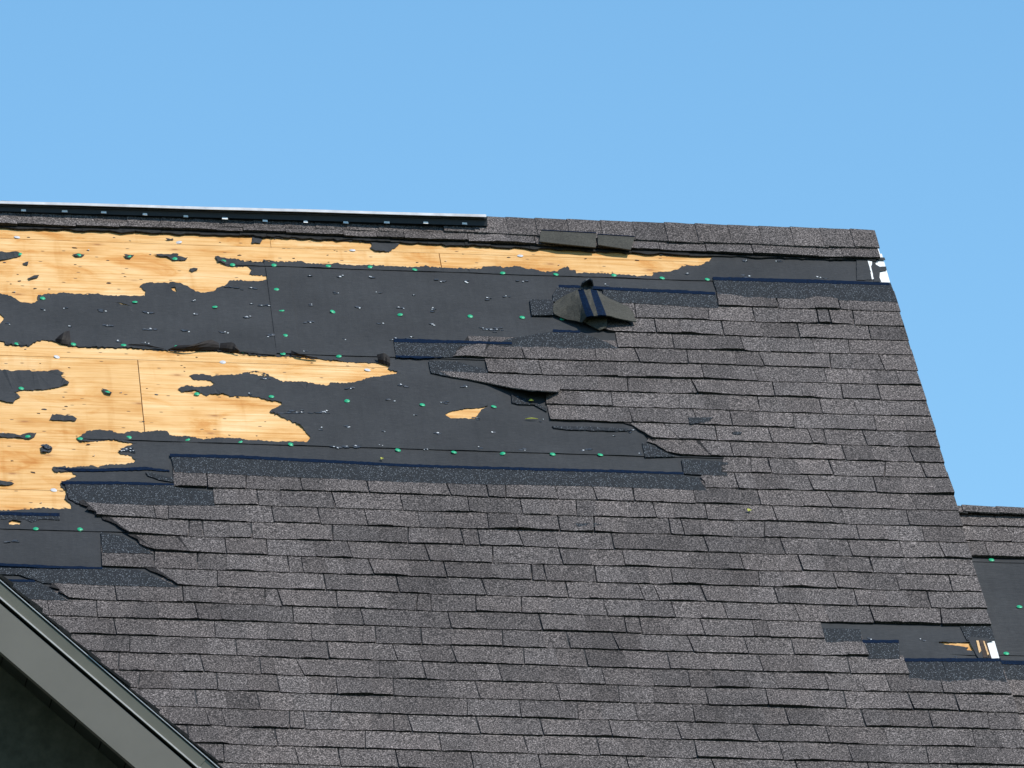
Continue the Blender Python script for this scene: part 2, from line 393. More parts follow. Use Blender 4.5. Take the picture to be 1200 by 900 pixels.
P2 = (z1((-700, 690), (-300, 668), (0, 672), (15, 675), (30, 690), (120, 697), (150, 680), (185, 668), (230, 672), (270, 685), (310, 697), (420, 703), (540, 703), (620, 708), (700, 714), (780, 718), (900, 714), (1000, 722), (1100, 730))
      + z2((0, 733), (100, 738), (200, 740), (300, 745), (380, 755), (500, 765), (600, 770), (650, 775), (660, 785), (655, 800), (695, 808), (690, 818), (620, 825), (540, 845), (480, 858), (400, 855), (390, 868), (300, 855), (190, 850), (140, 830), (110, 815), (70, 803), (40, 812))
      + z5((1190, 160), (1160, 145), (1130, 128), (1090, 135), (1040, 145), (930, 152), (890, 142), (850, 143), (833, 150), (850, 165), (920, 172), (943, 183), (930, 193), (870, 200), (815, 195), (780, 210), (800, 222), (860, 215), (900, 235), (980, 230), (1010, 240), (1080, 240), (1130, 245), (1180, 260))
      + z6((165, 265), (193, 273), (180, 282), (145, 298), (135, 310), (180, 328), (230, 350), (275, 375), (300, 405), (315, 420), (298, 442), (200, 440), (100, 437), (0, 432))
      + z5((940, 425), (900, 430), (745, 412), (735, 395), (650, 395), (620, 402), (590, 393), (555, 397), (550, 410), (520, 408), (495, 395), (430, 387), (390, 395), (365, 405), (355, 418), (335, 425), (350, 440), (400, 438), (500, 432), (530, 440), (600, 450), (560, 458), (545, 465), (520, 485), (530, 495), (570, 500), (595, 520), (585, 532), (540, 538), (480, 540), (425, 552), (410, 545), (340, 550), (230, 555), (228, 562), (240, 575), (310, 572), (335, 590), (310, 605), (265, 618), (270, 640), (295, 660), (285, 690), (310, 715), (315, 735), (260, 738), (180, 735), (60, 742), (0, 745), (-300, 735), (-560, 745), (-700, 690), (-620, 610), (-780, 520), (-640, 400), (-760, 300), (-690, 210), (-800, 120)))
P3 = z5((37, 795), (55, 787), (95, 795), (85, 807), (40, 808))
P4 = z6((905, 320), (940, 305), (1000, 295), (1055, 293), (1095, 285), (1090, 290), (1065, 300), (1060, 310), (1035, 342), (930, 338))
P5 = z8((825, 725), (980, 722), (1000, 740), (995, 765), (945, 755), (955, 745), (910, 738), (825, 732))
P6 = z1((750, 440), (770, 438), (778, 460), (760, 455))
P7 = z1((500, 500), (530, 505), (570, 520), (535, 515))
P8 = z1((-40, 560), (0, 555), (18, 570), (15, 582), (0, 598), (-40, 590))
holes = [to_uv(jag(p, 0.75, 1.8), 0.004) for p in (P1, P2)] + [to_uv(jag(p, 0.35), 0.004) for p in (P3, P4, P5, P6, P7, P8)]
RIM = np.array([p for hl in holes for p in hl])

# underlayment in lapped courses
laps = [RIDGE_V, -1.055, -0.208, 0.642, 1.462, 2.30, 3.14, 3.98, 4.82, EAVE_V]
sheets = []
for i in range(len(laps) - 1):
    va, vb = laps[i] - (0.10 if i else 0.0), laps[i + 1]
    fine_u0 = -2.75
    us = list(np.arange(fine_u0, RAKE_U - 0.075, 0.02)) if i < 5 else []
    bot = [(LEFT_U, vb)] + [(u, vb + 0.0035 * nz(u * 3, i * 7) + 0.0012 * nz(u * 40, i)) for u in us] + [(RAKE_U - 0.062, vb)]
    top = [(RAKE_U - 0.062, va), (LEFT_U, va)]
    outline = bot + top
    extra = []
    if i < 5:
        for vv in np.arange(va + 0.05, vb - 0.02, 0.055):
            for uu in np.arange(fine_u0, RAKE_U - 0.09, 0.055):
                extra.append((uu + random.uniform(-.01, .01), vv + random.uniform(-.01, .01)))
    hs = holes if i < 6 else []
    P, T = cdt([outline] + hs, outline, hs, extra)
    pts = []
    for p in P:
        t = (p[1] - va) / (vb - va)
        h = 0.0018 + 0.0030 * t + 0.0011 * nz(p[0] * 9, p[1] * 3.2, i) + 0.0007 * nz(p[0] * 30, p[1] * 12, i)
        if hs:
            dmin = np.min((RIM[:, 0] - p[0]) ** 2 + (RIM[:, 1] - p[1]) ** 2)
            if dmin < 1e-7: h += max(0.0, 0.007 * (nz(p[0] * 14, p[1] * 14, 9) + 0.2))
        if vb - p[1] < 0.006: h += 0.0012 + 0.003 * max(0, nz(p[0] * 6, i * 3, 2))
        pts.append((p[0], p[1], max(h, 0.0012)))
    fs = []
    for a, b, c in T:
        A, B, C = P[a], P[b], P[c]
        fs.append((int(c), int(b), int(a)) if (B[0]-A[0]) * (C[1]-A[1]) - (B[1]-A[1]) * (C[0]-A[0]) > 0 else (int(a), int(b), int(c)))
    o = roof('underlayment_sheet', pts, fs, 'underlayment', house)
    md = o.modifiers.new('thickness', 'SOLIDIFY'); md.thickness = 0.0009; md.offset = -1
    sheets.append(o)

# end lap of one roll: the piece left of it lies on top
e1, e2 = to_uv([(338.5, 316), (352, 416)], 0.005)
flat_sheet('underlayment_lap', [(e1[0] - 0.10, -1.045), (e1[0], -1.045), (e2[0], -0.222), (e2[0] - 0.10, -0.222)], 'underlayment', house, h=0.0068, t=0.001)

# scraps of underlayment still nailed inside the openings
scraps = [z1((-120, 280), (0, 282), (70, 285), (95, 290), (90, 300), (40, 312), (0, 320), (-120, 316)), z1((318, 291), (372, 293), (360, 303), (335, 304)), z1((545, 296), (590, 296), (572, 312), (555, 310)),
          z1((675, 292), (785, 290), (780, 303), (825, 308), (815, 318), (760, 320), (735, 305), (700, 302)), z1((835, 355), (868, 353), (868, 362), (845, 370), (832, 362)),
          z1((120, 398), (150, 385), (172, 387), (165, 395), (130, 405)), z1((98, 332), (125, 328), (122, 340), (105, 338)), z1((728, 225), (760, 223), (762, 229), (735, 230)),
          z5((-150, 128), (0, 125), (60, 130), (130, 125), (140, 132), (235, 130), (255, 125), (283, 140), (268, 145), (275, 160), (304, 182), (300, 190), (240, 205), (180, 212), (90, 215), (60, 222), (90, 245), (70, 255), (60, 270), (30, 268), (0, 258), (-150, 262)),
          z5((230, 320), (320, 328), (338, 342), (330, 350), (260, 347), (218, 345)), z5((-120, 398), (0, 403), (90, 412), (110, 405), (160, 403), (152, 418), (130, 430), (80, 424), (0, 421), (-120, 424)),
          z5((448, 206), (470, 212), (492, 225), (488, 236), (460, 231)), z5((-80, 606), (0, 610), (50, 618), (62, 625), (40, 632), (-80, 634)), z5((178, 470), (190, 460), (215, 458), (230, 478), (215, 488), (180, 487))]
for s in scraps:
    flat_sheet('underlayment_scrap', to_uv(jag(s, 0.4), 0.005), 'underlayment', house, h=0.0042, t=0.0012, curl=0.006)

# raised, curled tear lips whose brown underside shows
def curl_flap(pts_base, pts_tip, hb, ht, mat='underside'):
    """two px polylines (attached edge, free edge) -> bent strip"""
    n = 8; rows = []
    def samp(px, t):
        k_ = t * (len(px) - 1); i = min(int(k_), len(px) - 2); q = k_ - i
        return px[i][0] + (px[i + 1][0] - px[i][0]) * q, px[i][1] + (px[i + 1][1] - px[i][1]) * q
    for r in range(4):
        s = r / 3; row = []
        for c in range(n):
            t = c / (n - 1); a = samp(pts_base, t); b = samp(pts_tip, t)
            h = hb + (ht - hb) * math.sin(s * 1.57) * (0.6 + 0.4 * math.sin(t * 3.14)) + 0.0016 * nz(t * 5, s * 3, hb * 100) + 0.003
            u_, v_ = at(a[0] + (b[0] - a[0]) * s, a[1] + (b[1] - a[1]) * s, h)
            row.append((u_, -v_, h))
        rows.append(row)
    V, Fc = grid_solid(rows, 0.001)
    return link('curled_flap', mesh('curled_flap', V, Fc), mat, house, RM, smooth=False)
curl_flap(z1((560, 690), (640, 697), (720, 708)), z1((575, 686), (640, 688), (715, 705)), 0.005, 0.012)
curl_flap(z1((735, 712), (800, 718), (880, 715), (965, 712)), z1((780, 692), (850, 690), (925, 665), (962, 682)), 0.006, 0.035)
curl_flap(z1((965, 712), (1010, 722), (1055, 725)), z1((968, 683), (1025, 678), (1050, 712)), 0.006, 0.030)
curl_flap(z2((228, 735), (290, 745), (345, 750)), z2((230, 714), (262, 730), (345, 746)), 0.005, 0.02)
curl_flap(z2((612, 765), (640, 775), (664, 782)), z2((606, 733), (640, 725), (664, 746)), 0.005, 0.03)
curl_flap(z1((240, 670), (270, 685), (312, 690)), z1((262, 648), (285, 632), (306, 628)), 0.006, 0.03, 'underside')
curl_flap(z1((1055, 722), (1150, 730), (1215, 735)), z1((1062, 716), (1130, 698), (1215, 722)), 0.006, 0.012, 'underlayment')

# ------------------------------------------------------------------ shingles
stuff_parts = []           # (verts, faces, tones) beyond the individual ones
N_SHINGLE = 0
cand = []
def tone_of():
    b = random.choice([0.80, 0.88, 0.94, 0.98, 1.0, 1.04, 1.08, 1.13]) * random.uniform(0.95, 1.05)
    w_ = random.uniform(-0.008, 0.018)
    return (b * (1 + w_), b, b * (1 - w_ * 0.7))
def shingle_geo(vb, L, Rr, lift=0.0, lift_side=None, expo=EXPO, hbase=0.006, rowid=0, seedu=0.0, dip=True, tail=0.07, nv=1):
    """L, Rr: (u at the top of the exposed band, u at the butt) of both sides"""
    width = Rr[1] - L[1]
    nb = max(1, int(round(width / random.uniform(0.10, 0.17))))
    cuts = sorted([0.0] + [min(0.94, max(0.06, (i + random.uniform(-.3, .3)) / nb)) for i in range(1, nb)] + [1.0])
    tones = [tone_of() for _ in range(nb)]
    thick = [random.random() < 0.55 for _ in range(nb)]
    rt, rb = random.uniform(-0.004, 0.004), random.uniform(-0.004, 0.004)
    jit = [0.0] * (nv + 1) if nv == 1 else [random.gauss(0, 0.010) for _ in range(nv + 1)]
    V, Fc, tn = [], [], []
    for b in range(nb):
        s0, s1 = cuts[b], cuts[b + 1]; cols_ = [s0 + (s1 - s0) * q / 4 for q in range(5)]
        base = len(V); tk = 0.0028 if thick[b] else 0.0
        for s in cols_:
            ut = L[0] + (Rr[0] - L[0]) * s; ub = L[1] + (Rr[1] - L[1]) * s
            wob = 0.006 * nz(ub * 1.7, vb * 1.5, 6) + 0.0035 * nz(ub * 2.2, rowid * 3.1) + 0.0032 * nz(ub * 34, rowid * 1.7) + rb * s + rt * (1 - s)
            lf = max(0.0, 0.013 * (nz(ub * 4.5, rowid * 5.3, 4) - 0.08)) + 0.0030 * nz(ub * 26, rowid * 2.3, 8)
            if lift_side == 'L': lf += lift * (1 - s) ** 1.5
            elif lift: lf += lift
            bow = 0.010 * (1 - ((ub - 0.1) / 1.75) ** 2) if dip else 0.0
            hb_ = hbase + 0.0056 + tk + lf
            hm = hbase + 0.0018 + 0.15 * max(lf, 0)
            V.append((ut, vb - expo - tail + bow, hbase - 0.001))
            for q in range(nv + 1):
                t = q / nv; dj = jit[q] * (1 - s) ** 3
                V.append((ut + (ub - ut) * t + dj, vb - expo * (1 - t) + wob * t + bow, hm + (hb_ - hm) * t))
            V.append((ub + jit[nv] * (1 - s) ** 3, vb + wob + bow, (hbase + 0.0010) if lf < 0.010 else hb_ - 0.005))
        st = nv + 3
        for j in range(4):
            a = base + st * j; c = a + st
            for q in range(nv + 1):
                Fc.append((a + q + 1, c + q + 1, c + q, a + q)); tn.append(tones[b])
            Fc.append((a + nv + 2, c + nv + 2, c + nv + 1, a + nv + 1)); tn.append((0.20, 0.20, 0.15))
        a = base; e = base + 4 * st
        Fc += [tuple([a] + [a + q for q in range(nv + 2, 0, -1)]), tuple([e + q for q in range(1, nv + 3)] + [e])]; tn += [(0.2, 0.2, 0.2)] * 2  # side faces toned dark: shade of the joints put into the colour
    return V, Fc, tn
def make_shingle(geo, parent, name='shingle', kind=None):
    V, Fc, tn = geo
    me = mesh(name, uvh(V), [q[::-1] for q in Fc])
    ca = me.color_attributes.new('tone', 'FLOAT_COLOR', 'CORNER')
    data = []
    for pl, t in zip(me.polygons, tn):
        data += [t[0], t[1], t[2], 1.0] * pl.loop_total
    ca.data.foreach_set('color', data)
    return link(name, me, 'shingle', parent, RM, kind=kind)

def row_v(k_): return V0 + k_ * EXPO
starts = {0: (840, 842), 1: (706, 712), 2: (684, 712), 3: (721, 724), 4: (550, 529), 5: (568, 572), 6: (655, 655), 7: (640, 640), 8: (641, 645), 9: (733, 766), 10: (754, 792), 11: (851, 845), 12: (819, 827),
          13: (203, 204), 14: (250, 251), 15: (90, 114), 16: (118, 152), 17: (148, 180), 18: (119, 120), 19: (170, 212), 20: (54, 80)}
ends = {21: (961, 966), 22: (1011, 1018), 23: (1059, 1066)}
prev_j = []
for k_ in range(0, 48):
    vb = row_v(k_)
    if vb > EAVE_V + 0.02: break
    if k_ in starts:
        a, b = starts[k_]; Ls = (u_at(a, vb - EXPO, 0.012), u_at(b, vb, 0.015))
    else: Ls = (LEFT_U, LEFT_U)
    if k_ in ends:
        a, b = ends[k_]; Re = (u_at(a, vb - EXPO, 0.012), u_at(b, vb, 0.015))
    else:
        jt = random.uniform(0.0, 0.007); Re = (RAKE_U + jt, RAKE_U + jt)
    # joints
    js = []; u = max(Ls) + random.uniform(0.12, 0.30)
    while u < min(Re) - 0.09:
        if all(abs(u - q) > 0.035 for q in prev_j):
            js.append(u); u += random.choice([random.uniform(0.15, 0.24), random.uniform(0.22, 0.34), random.uniform(0.26, 0.36)]) if random.random() > 0.08 else 0.06
        else: u += 0.04
    prev_j = js
    edges = [Ls] + [(j_ + random.gauss(0, 0.005), j_ + random.gauss(0, 0.005)) for j_ in js] + [Re]
    for i in range(len(edges) - 1):
        g = random.choice([0.0008, 0.0016, 0.0024, 0.0030, 0.0036])
        L = edges[i] if i == 0 else (edges[i][0] + g, edges[i][1] + g); Rr = edges[i + 1] if i == len(edges) - 2 else (edges[i + 1][0] - g, edges[i + 1][1] - g)
        lift, side = 0.0, None
        if i == 0 and k_ in (2, 9, 10, 15, 16, 17, 19, 20): lift, side = 0.006, 'L'
        if k_ == 20 and edges[i][1] > u_at(950, vb): lift = 0.004
        geo = shingle_geo(vb, L, Rr, lift, side, rowid=k_, nv=6 if i == 0 and k_ in starts and abs(starts[k_][0] - starts[k_][1]) > 5 else 1)
        # share of the photograph it fills, for choosing which ones stay single
        p = RM @ Vector(((L[1] + Rr[1]) / 2, -(vb - 0.07), 0)) - CAM
        x = 600 + F_PX * p.dot(rgt) / p.dot(fwd); y = 450 - F_PX * p.dot(upv) / p.dot(fwd)
        hidden = y > 915 or x < -60 or (y - 690) > (x + 45) * 0.85
        cand.append((0 if hidden else (Rr[1] - L[1]) * (1 + vb * 0.02), geo))
cand.sort(key=lambda c: -c[0])
for sc_, geo in cand[:300]:
    if sc_ > 0: make_shingle(geo, house)
rest = [g for s_, g in cand[300:]] + [g for s_, g in cand[:300] if s_ <= 0]
def join_geo(gs):
    V, Fc, tn = [], [], []
    for a, b, c in gs:
        q = len(V); V += a; Fc += [tuple(q + i for i in f_) for f_ in b]; tn += c
    return V, Fc, tn
make_shingle(join_geo(rest), house, 'shingle_field', 'stuff')
# the shingle whose butt the wind has lifted clear of the roof
bot = [(528, 441.0, .0115), (548, 444.0, .0115), (572, 448.6, .014), (600, 454.0, .034), (622, 457.0, .060), (638, 458.0, .062), (648, 458.5, .045), (656, 458.8, .022)]
top = [(515, 434.5, .0105), (540, 436.0, .0105), (566, 437.2, .011), (592, 438.2, .012), (615, 439.2, .013), (632, 439.8, .013), (645, 440.3, .012), (656, 440.8, .011)]
rows = []
for t_ in (0, .25, .5, .75, 1):
    row = []
    for a_, b_ in zip(top, bot):
        h_ = a_[2] + (b_[2] - a_[2]) * t_ ** 1.4
        u_, v_ = at(a_[0] + (b_[0] - a_[0]) * t_, a_[1] + (b_[1] - a_[1]) * t_, h_); row.append((u_, -v_, h_ + 0.001 * nz(u_ * 40, t_ * 5)))
    rows.append(row)
V, Fc = grid_solid(rows, 0.005, flip=True); me = mesh('lifted_shingle', V, Fc)
ca = me.color_attributes.new('tone', 'FLOAT_COLOR', 'CORNER'); ca.data.foreach_set('color', [1.0, 1.0, 1.0, 1.0] * len(me.loops))
link('lifted_shingle', me, 'shingle', house, RM, label='shingle with its lower edge lifted over a black gap')
print('SHINGLES', len(cand), sum(1 for c in cand if c[0] > 0))

# ------------------------------------------------------------------ exposed headlaps (dark upper halves of shingles) with their navy sealant line
def headlap(px, seal=None, h=0.0085, parent=None, thick=0.005):
    h += 0.0015
    o = flat_sheet('headlap_strip', to_uv(jag(px, 0.3, 6), h), 'headlap', parent or house, h=h, t=thick)
    for s in ([seal] if seal and not isinstance(seal[0], list) else (seal or [])):
        flat_sheet('sealant_strip', to_uv(jag(s, 0.35, 4), h + 0.001), 'sealant', o, h=h + 0.0012, t=0.0012)
    return o
headlap([(835, 325), (1043.5, 331), (1052, 354), (842, 347)], [(835, 324.5), (940, 327), (1041, 331), (1043, 334), (930, 331), (836, 328)])
headlap(z3((545, 433), (1043, 458), (1056, 530), (560, 500)), z3((500, 432), (640, 440), (900, 450), (1043, 459), (1044, 470), (900, 464), (640, 452), (500, 444)))
headlap(z3((355, 428), (450, 430), (500, 500), (330, 500), (330, 465)), z3((355, 426), (450, 430), (450, 440), (355, 437)))
headlap(z3((230, 490), (330, 492), (340, 555), (238, 560)), None, 0.009)
headlap(z3((60, 690), (150, 660), (240, 645), (330, 632), (450, 636), (520, 660), (620, 705), (300, 712), (60, 700)), z3((330, 622), (450, 627), (450, 637), (330, 633)), 0.0075)
headlap(z2((682, 678), (900, 682), (1052, 688), (1060, 745), (800, 745), (690, 742)), [z2((682, 662), (840, 666), (1010, 672), (1200, 678), (1200, 688), (1010, 684), (840, 682), (682, 678)), z2((690, 736), (800, 740), (900, 744), (800, 750), (690, 746))], 0.0082)
headlap(z2((835, 758), (960, 764), (1095, 800), (1095, 850), (1000, 838), (900, 825), (845, 812)), None, 0.0082)
headlap(Z(530, 420, 7.5, [(520, 305), (620, 345), (700, 370), (830, 440), (830, 465), (720, 405), (580, 400), (525, 385)]), None, 0.009)
headlap(z7((325, 372), (480, 375), (660, 382), (670, 392), (600, 393), (400, 388), (335, 380)), None, 0.0085)
headlap(z7((722, 445), (760, 455), (865, 505), (735, 508)), None, 0.0085)
headlap(z7((895, 518), (1000, 522), (1100, 532), (1095, 590), (960, 585), (905, 580)), None, 0.0085)
headlap(z7((-300, 545), (0, 552), (300, 560), (600, 567), (905, 578), (905, 590), (970, 600), (1005, 655), (600, 640), (300, 632), (0, 628), (-300, 620)) + [(205, 553), (200, 534), (340, 540)],
        [(199, 531.5), (280, 533.5), (480, 544), (560, 546.5), (720, 550.5), (801, 553.5), (801, 556), (720, 553.5), (560, 549.5), (480, 547), (280, 537), (199, 535)], 0.0085)
headlap(z5((285, 625), (500, 628), (765, 630), (770, 640), (935, 660), (945, 722), (600, 718), (340, 712), (300, 690)), z5((268, 614), (500, 616), (765, 624), (765, 632), (500, 628), (280, 628)), 0.0085)
headlap(z5((640, 575), (700, 585), (765, 600), (765, 618), (700, 608), (650, 590)), None, 0.007)
flat_sheet('sealant_residue', to_uv(jag(z5((245, 558), (420, 560), (640, 552), (745, 566), (745, 573), (640, 565), (420, 572), (330, 572)), 0.4), 0.006), 'sealant', house, h=0.007, t=0.0015)
headlap(z5((-200, 760), (60, 762), (262, 768), (262, 785), (180, 780), (140, 795), (100, 780), (-200, 785)), z5((-200, 750), (60, 750), (262, 755), (262, 768), (60, 764), (-200, 764)), 0.006)
zL = lambda *p: Z(0, 560, 2.6471, p)
headlap(zL((313, 168), (380, 180), (475, 235), (318, 232)), None, 0.0085)
headlap(zL((-120, 275), (160, 283), (320, 280), (430, 285), (560, 340), (300, 332), (130, 325), (60, 300), (-120, 295)), zL((-120, 262), (0, 264), (160, 272), (318, 277), (318, 283), (160, 280), (0, 272), (-120, 270)), 0.0085)
headlap(zL((15, 318), (110, 320), (135, 330), (210, 380), (60, 375), (15, 345)), zL((20, 314), (105, 316), (110, 323), (25, 321)), 0.0082)
headlap(z8((310, 660), (480, 665), (490, 725), (330, 722)), None, 0.0085)
headlap(z8((495, 722), (650, 724), (655, 795), (515, 795)), z8((488, 711), (650, 712), (650, 725), (492, 724)), 0.0085)
headlap(z8((678, 806), (840, 806), (867, 902), (700, 895)), z8((674, 793), (838, 793), (840, 807), (678, 807)), 0.0085)
headlap(z8((842, 806), (1098, 806), (1128, 908), (868, 902)), z8((838, 792), (1098, 793), (1100, 807), (842, 807)), 0.0086)
headlap(z8((920, 652), (1056, 650), (1072, 710), (950, 714)), None, 0.007)
# dirt scuffs where granules are gone, on whole shingles
for q in (z7((925, 335), (1035, 335), (1010, 360), (930, 362)), z7((430, 800), (550, 803), (500, 820), (440, 815)), z7((1115, 398), (1160, 400), (1155, 412), (1125, 410))):
    flat_sheet('bald_patch', to_uv(jag(q, 0.5), 0.0135), 'headlap', house, h=0.0150, t=0.006)

# ------------------------------------------------------------------ cap nails
def nail_mesh(name, mat, r=0.0122):
    V = [(0, 0, 0.0020)]; Fc = []; n = 12
    for rr, hh in ((r * 0.25, 0.0020), (r * 0.34, 0.0013), (r * 0.90, 0.0017), (r, 0.0)):
        V += [(rr * math.cos(2 * math.pi * i / n), rr * math.sin(2 * math.pi * i / n), hh) for i in range(n)]
    for i in range(n): Fc.append((0, 1 + i, 1 + (i + 1) % n))
    for q in range(3):
        for i in range(n):
            a = 1 + q * n + i; b = 1 + q * n + (i + 1) % n; Fc.append((a, a + n, b + n, b))
    me = mesh(name, V, Fc); me.materials.append(MATS[mat]); return me
green_me = nail_mesh('cap_nail', 'green_plastic'); white_me = nail_mesh('white_cap_nail', 'white_plastic', 0.014)
greens = [(22.7, 297.9), (92, 299.2), (150.7, 300.5), (204.8, 303.2), (262, 305.9), (272.5, 310.4), (321, 310.8), (50, 349.6), (158, 353.9), (251.7, 359.7), (20, 403), (86, 403.5), (144.8, 404.5), (207.5, 406.4), (285.3, 412), (24.9, 455.2), (125.5, 460), (384.8, 311.7), (434, 313), (486, 316), (589, 320), (324, 339.2), (330, 364), (390, 365.3), (468.8, 368.8), (551, 370.7), (334, 393.3), (331.5, 414.7), (397, 417.6), (651.5, 321.6), (719.5, 322.7), (776, 325.9), (829, 327.5), (612, 372), (659, 373.9), (230.7, 461.6), (318, 464.8), (32.5, 511.5), (93.9, 514.1), (151, 512.8), (219.5, 515.2), (281, 517.7), (41.9, 619.7), (93.9, 620.5), (340.8, 520.8), (406.7, 469.9), (495, 474.4), (578.7, 476.5), (466.4, 527.5), (532, 530), (589, 531.5), (647.7, 532.3), (703.5, 533)]
whites = [(20, 278), (209.6, 284), (66.7, 418.3), (261, 424.5), (63, 574.4), (430.7, 433.6), (413, 293.3), (609.6, 299.8)]
def nail(px, py, parent, me, h):
    u, v_ = at(px, py, h)
    M = RM @ Matrix.Translation((u, -v_, h)) @ Matrix.Rotation(random.gauss(0, 0.10), 4, 'X') @ Matrix.Rotation(random.gauss(0, 0.12), 4, 'Y') @ Matrix.Rotation(random.uniform(0, 6), 4, 'Z')
    return link(me.name, me, None, parent, M, smooth=True)
for px, py in greens:
    v_ = at(px, py)[1]; i = max(0, min(4, sum(1 for q in laps[1:] if v_ > q)))
    nail(px, py, sheets[i], green_me, 0.0062)
for px, py in whites: nail(px, py, deck, white_me, 0.0012)

# ------------------------------------------------------------------ residue of torn-off shingles around their nails
res = (z1((195, 537), (280, 530), (455, 542), (650, 547), (850, 495), (865, 556), (1090, 566), (310, 607), (467, 605), (662, 620), (820, 627), (45, 602), (1000, 638), (515, 675), (640, 682))
       + z2((305, 388), (440, 388), (573, 392), (427, 460), (612, 460), (773, 470), (893, 411), (1010, 413), (1090, 483), (1175, 480), (315, 517), (532, 527), (715, 527), (853, 535), (40, 565), (315, 590), (635, 600), (853, 602), (145, 647), (467, 667), (290, 715), (120, 838), (497, 883), (715, 866))
       + z3((40, 485), (125, 478), (190, 412), (570, 425), (920, 380), (1175, 320), (725, 445)) + z6((40, 228), (118, 163), (677, 258), (900, 268), (780, 325), (640, 393), (1115, 398), (865, 405), (368, 383), (475, 378), (625, 457), (823, 475), (1055, 470), (1040, 338), (1000, 198))
       + z7((215, 475), (475, 480), (290, 345), (710, 493), (600, 415)) + z8((755, 712), (520, 708), (915, 797)) + Z(800, 220, 3.75, [(275, 320), (420, 322), (277, 388), (598, 393), (160, 268), (285, 272), (380, 275)]) + Z(480, 240, 7.5, [(165, 270), (265, 292), (465, 295), (675, 312), (1060, 332)]))
dk, lt, pk = [], [], []
def flake(cx, cv, h, a, b, ang, lst):
    n = random.choice([4, 5, 6]); pts = []
    for i in range(n):
        t = 2 * math.pi * (i + random.uniform(-.3, .3)) / n; r_ = random.uniform(0.55, 1.0)
        x, y = a * r_ * math.cos(t), b * r_ * math.sin(t)
        pts.append((cx + x * math.cos(ang) - y * math.sin(ang), -(cv + x * math.sin(ang) + y * math.cos(ang)), h + random.uniform(0.0, 0.30) * b - 0.001))
    lst.append(prism(pts, (0, 0, -0.0025)))
for px, py in res:
    u, v_ = at(px, py, 0.006); S = random.uniform(0.6, 1.25)
    for _ in range(random.choice([1, 2, 3])): flake(u + random.gauss(0, .010) * S, v_ + random.gauss(0, .007), 0.0065, 0.014 * S, 0.007 * S, random.gauss(0, 0.25), dk)
    for _ in range(random.choice([1, 1, 2])): flake(u + random.gauss(0, .007) * S, v_ + random.gauss(0, .006), 0.0075, 0.0052 * S, 0.0045 * S, random.gauss(0, 0.5), lt)
for px, py, L_, n_ in [(290 / 3.75 + 280, 312 / 3.75 + 400, 60, 26), (470 / 3.75 + 280, 460 / 3.75 + 400, 34, 22), (1060 / 3.75, 440 / 3.75 + 220, 44, 8), (1150 / 3.75, 515 / 3.75 + 220, 40, 8), (560 / 3.75 / 3.75 + 430, 662 / 3.75 + 220, 26, 6), (1120 / 3.75 + 280, 620 / 3.75 + 220, 26, 7), (62 / 3.75 + 560, 620 / 3.75 + 220, 26, 7), (15, 635, 20, 6), (730, 505, 26, 6), (150, 527, 16, 14)]:
    for _ in range(n_):
        u, v_ = at(px + random.uniform(-.5, .5) * L_, py + random.gauss(0, 1.1), 0.006)
        flake(u, v_, 0.0065, random.uniform(.008, .022), random.uniform(.003, .007), random.gauss(0, 0.12), dk)
        if random.random() < 0.25: flake(u, v_, 0.008, .006, .004, random.gauss(0, .4), lt)
# splinters and crumbs on the bare plywood
ply_px = []
B1, B2 = np.array(P1), np.array(P2)
while len(ply_px) < 70:
    q = np.array([[random.uniform(0, 830), random.uniform(265, 598)]])
    if inside(q, P1)[0] or inside(q, P2)[0]: ply_px.append(tuple(q[0]))
for px, py in ply_px:
    u, v_ = at(px, py, 0.001); S = random.choice([0.5, 0.6, 0.8, 1.3])
    flake(u, v_, 0.0022, 0.011 * S, 0.005 * S, random.gauss(0, 0.2), random.choice([dk, pk, pk]))
    if random.random() < 0.15: flake(u + .004, v_ - .003, 0.0042, 0.005 * S, 0.005 * S, 0, lt)
v, f = joined(dk); link('torn_residue', mesh('torn_residue', v, f), 'residue_dark', house, RM, kind='stuff')
v, f = joined(pk); link('wood_splinters', mesh('wood_splinters', v, f), 'dark_wood', house, RM, kind='stuff')
v, f = joined(lt); link('torn_fibre', mesh('torn_fibre', v, f), 'residue_light', house, RM, kind='stuff')

# ------------------------------------------------------------------ ridge: upper courses, caps, vent
def px_line(pts, x):
    for (xa, ya), (xb, yb_) in zip(pts, pts[1:]):
        if x <= xb: return ya + (yb_ - ya) * (x - xa) / (xb - xa)
    (xa, ya), (xb, yb_) = pts[-2:]; return ya + (yb_ - ya) * (x - xa) / (xb - xa)
cap_bot = [(-200, 252.5), (0, 258.5), (300, 266), (577, 273), (632, 277), (800, 283.5), (1030, 291)]
top_bot = [(-200, 258), (0, 263), (300, 271.5), (577, 284), (800, 295), (1032, 303)]
und_bot = [(-200, 262), (0, 267), (300, 277), (577, 289), (800, 299), (1034, 306)]
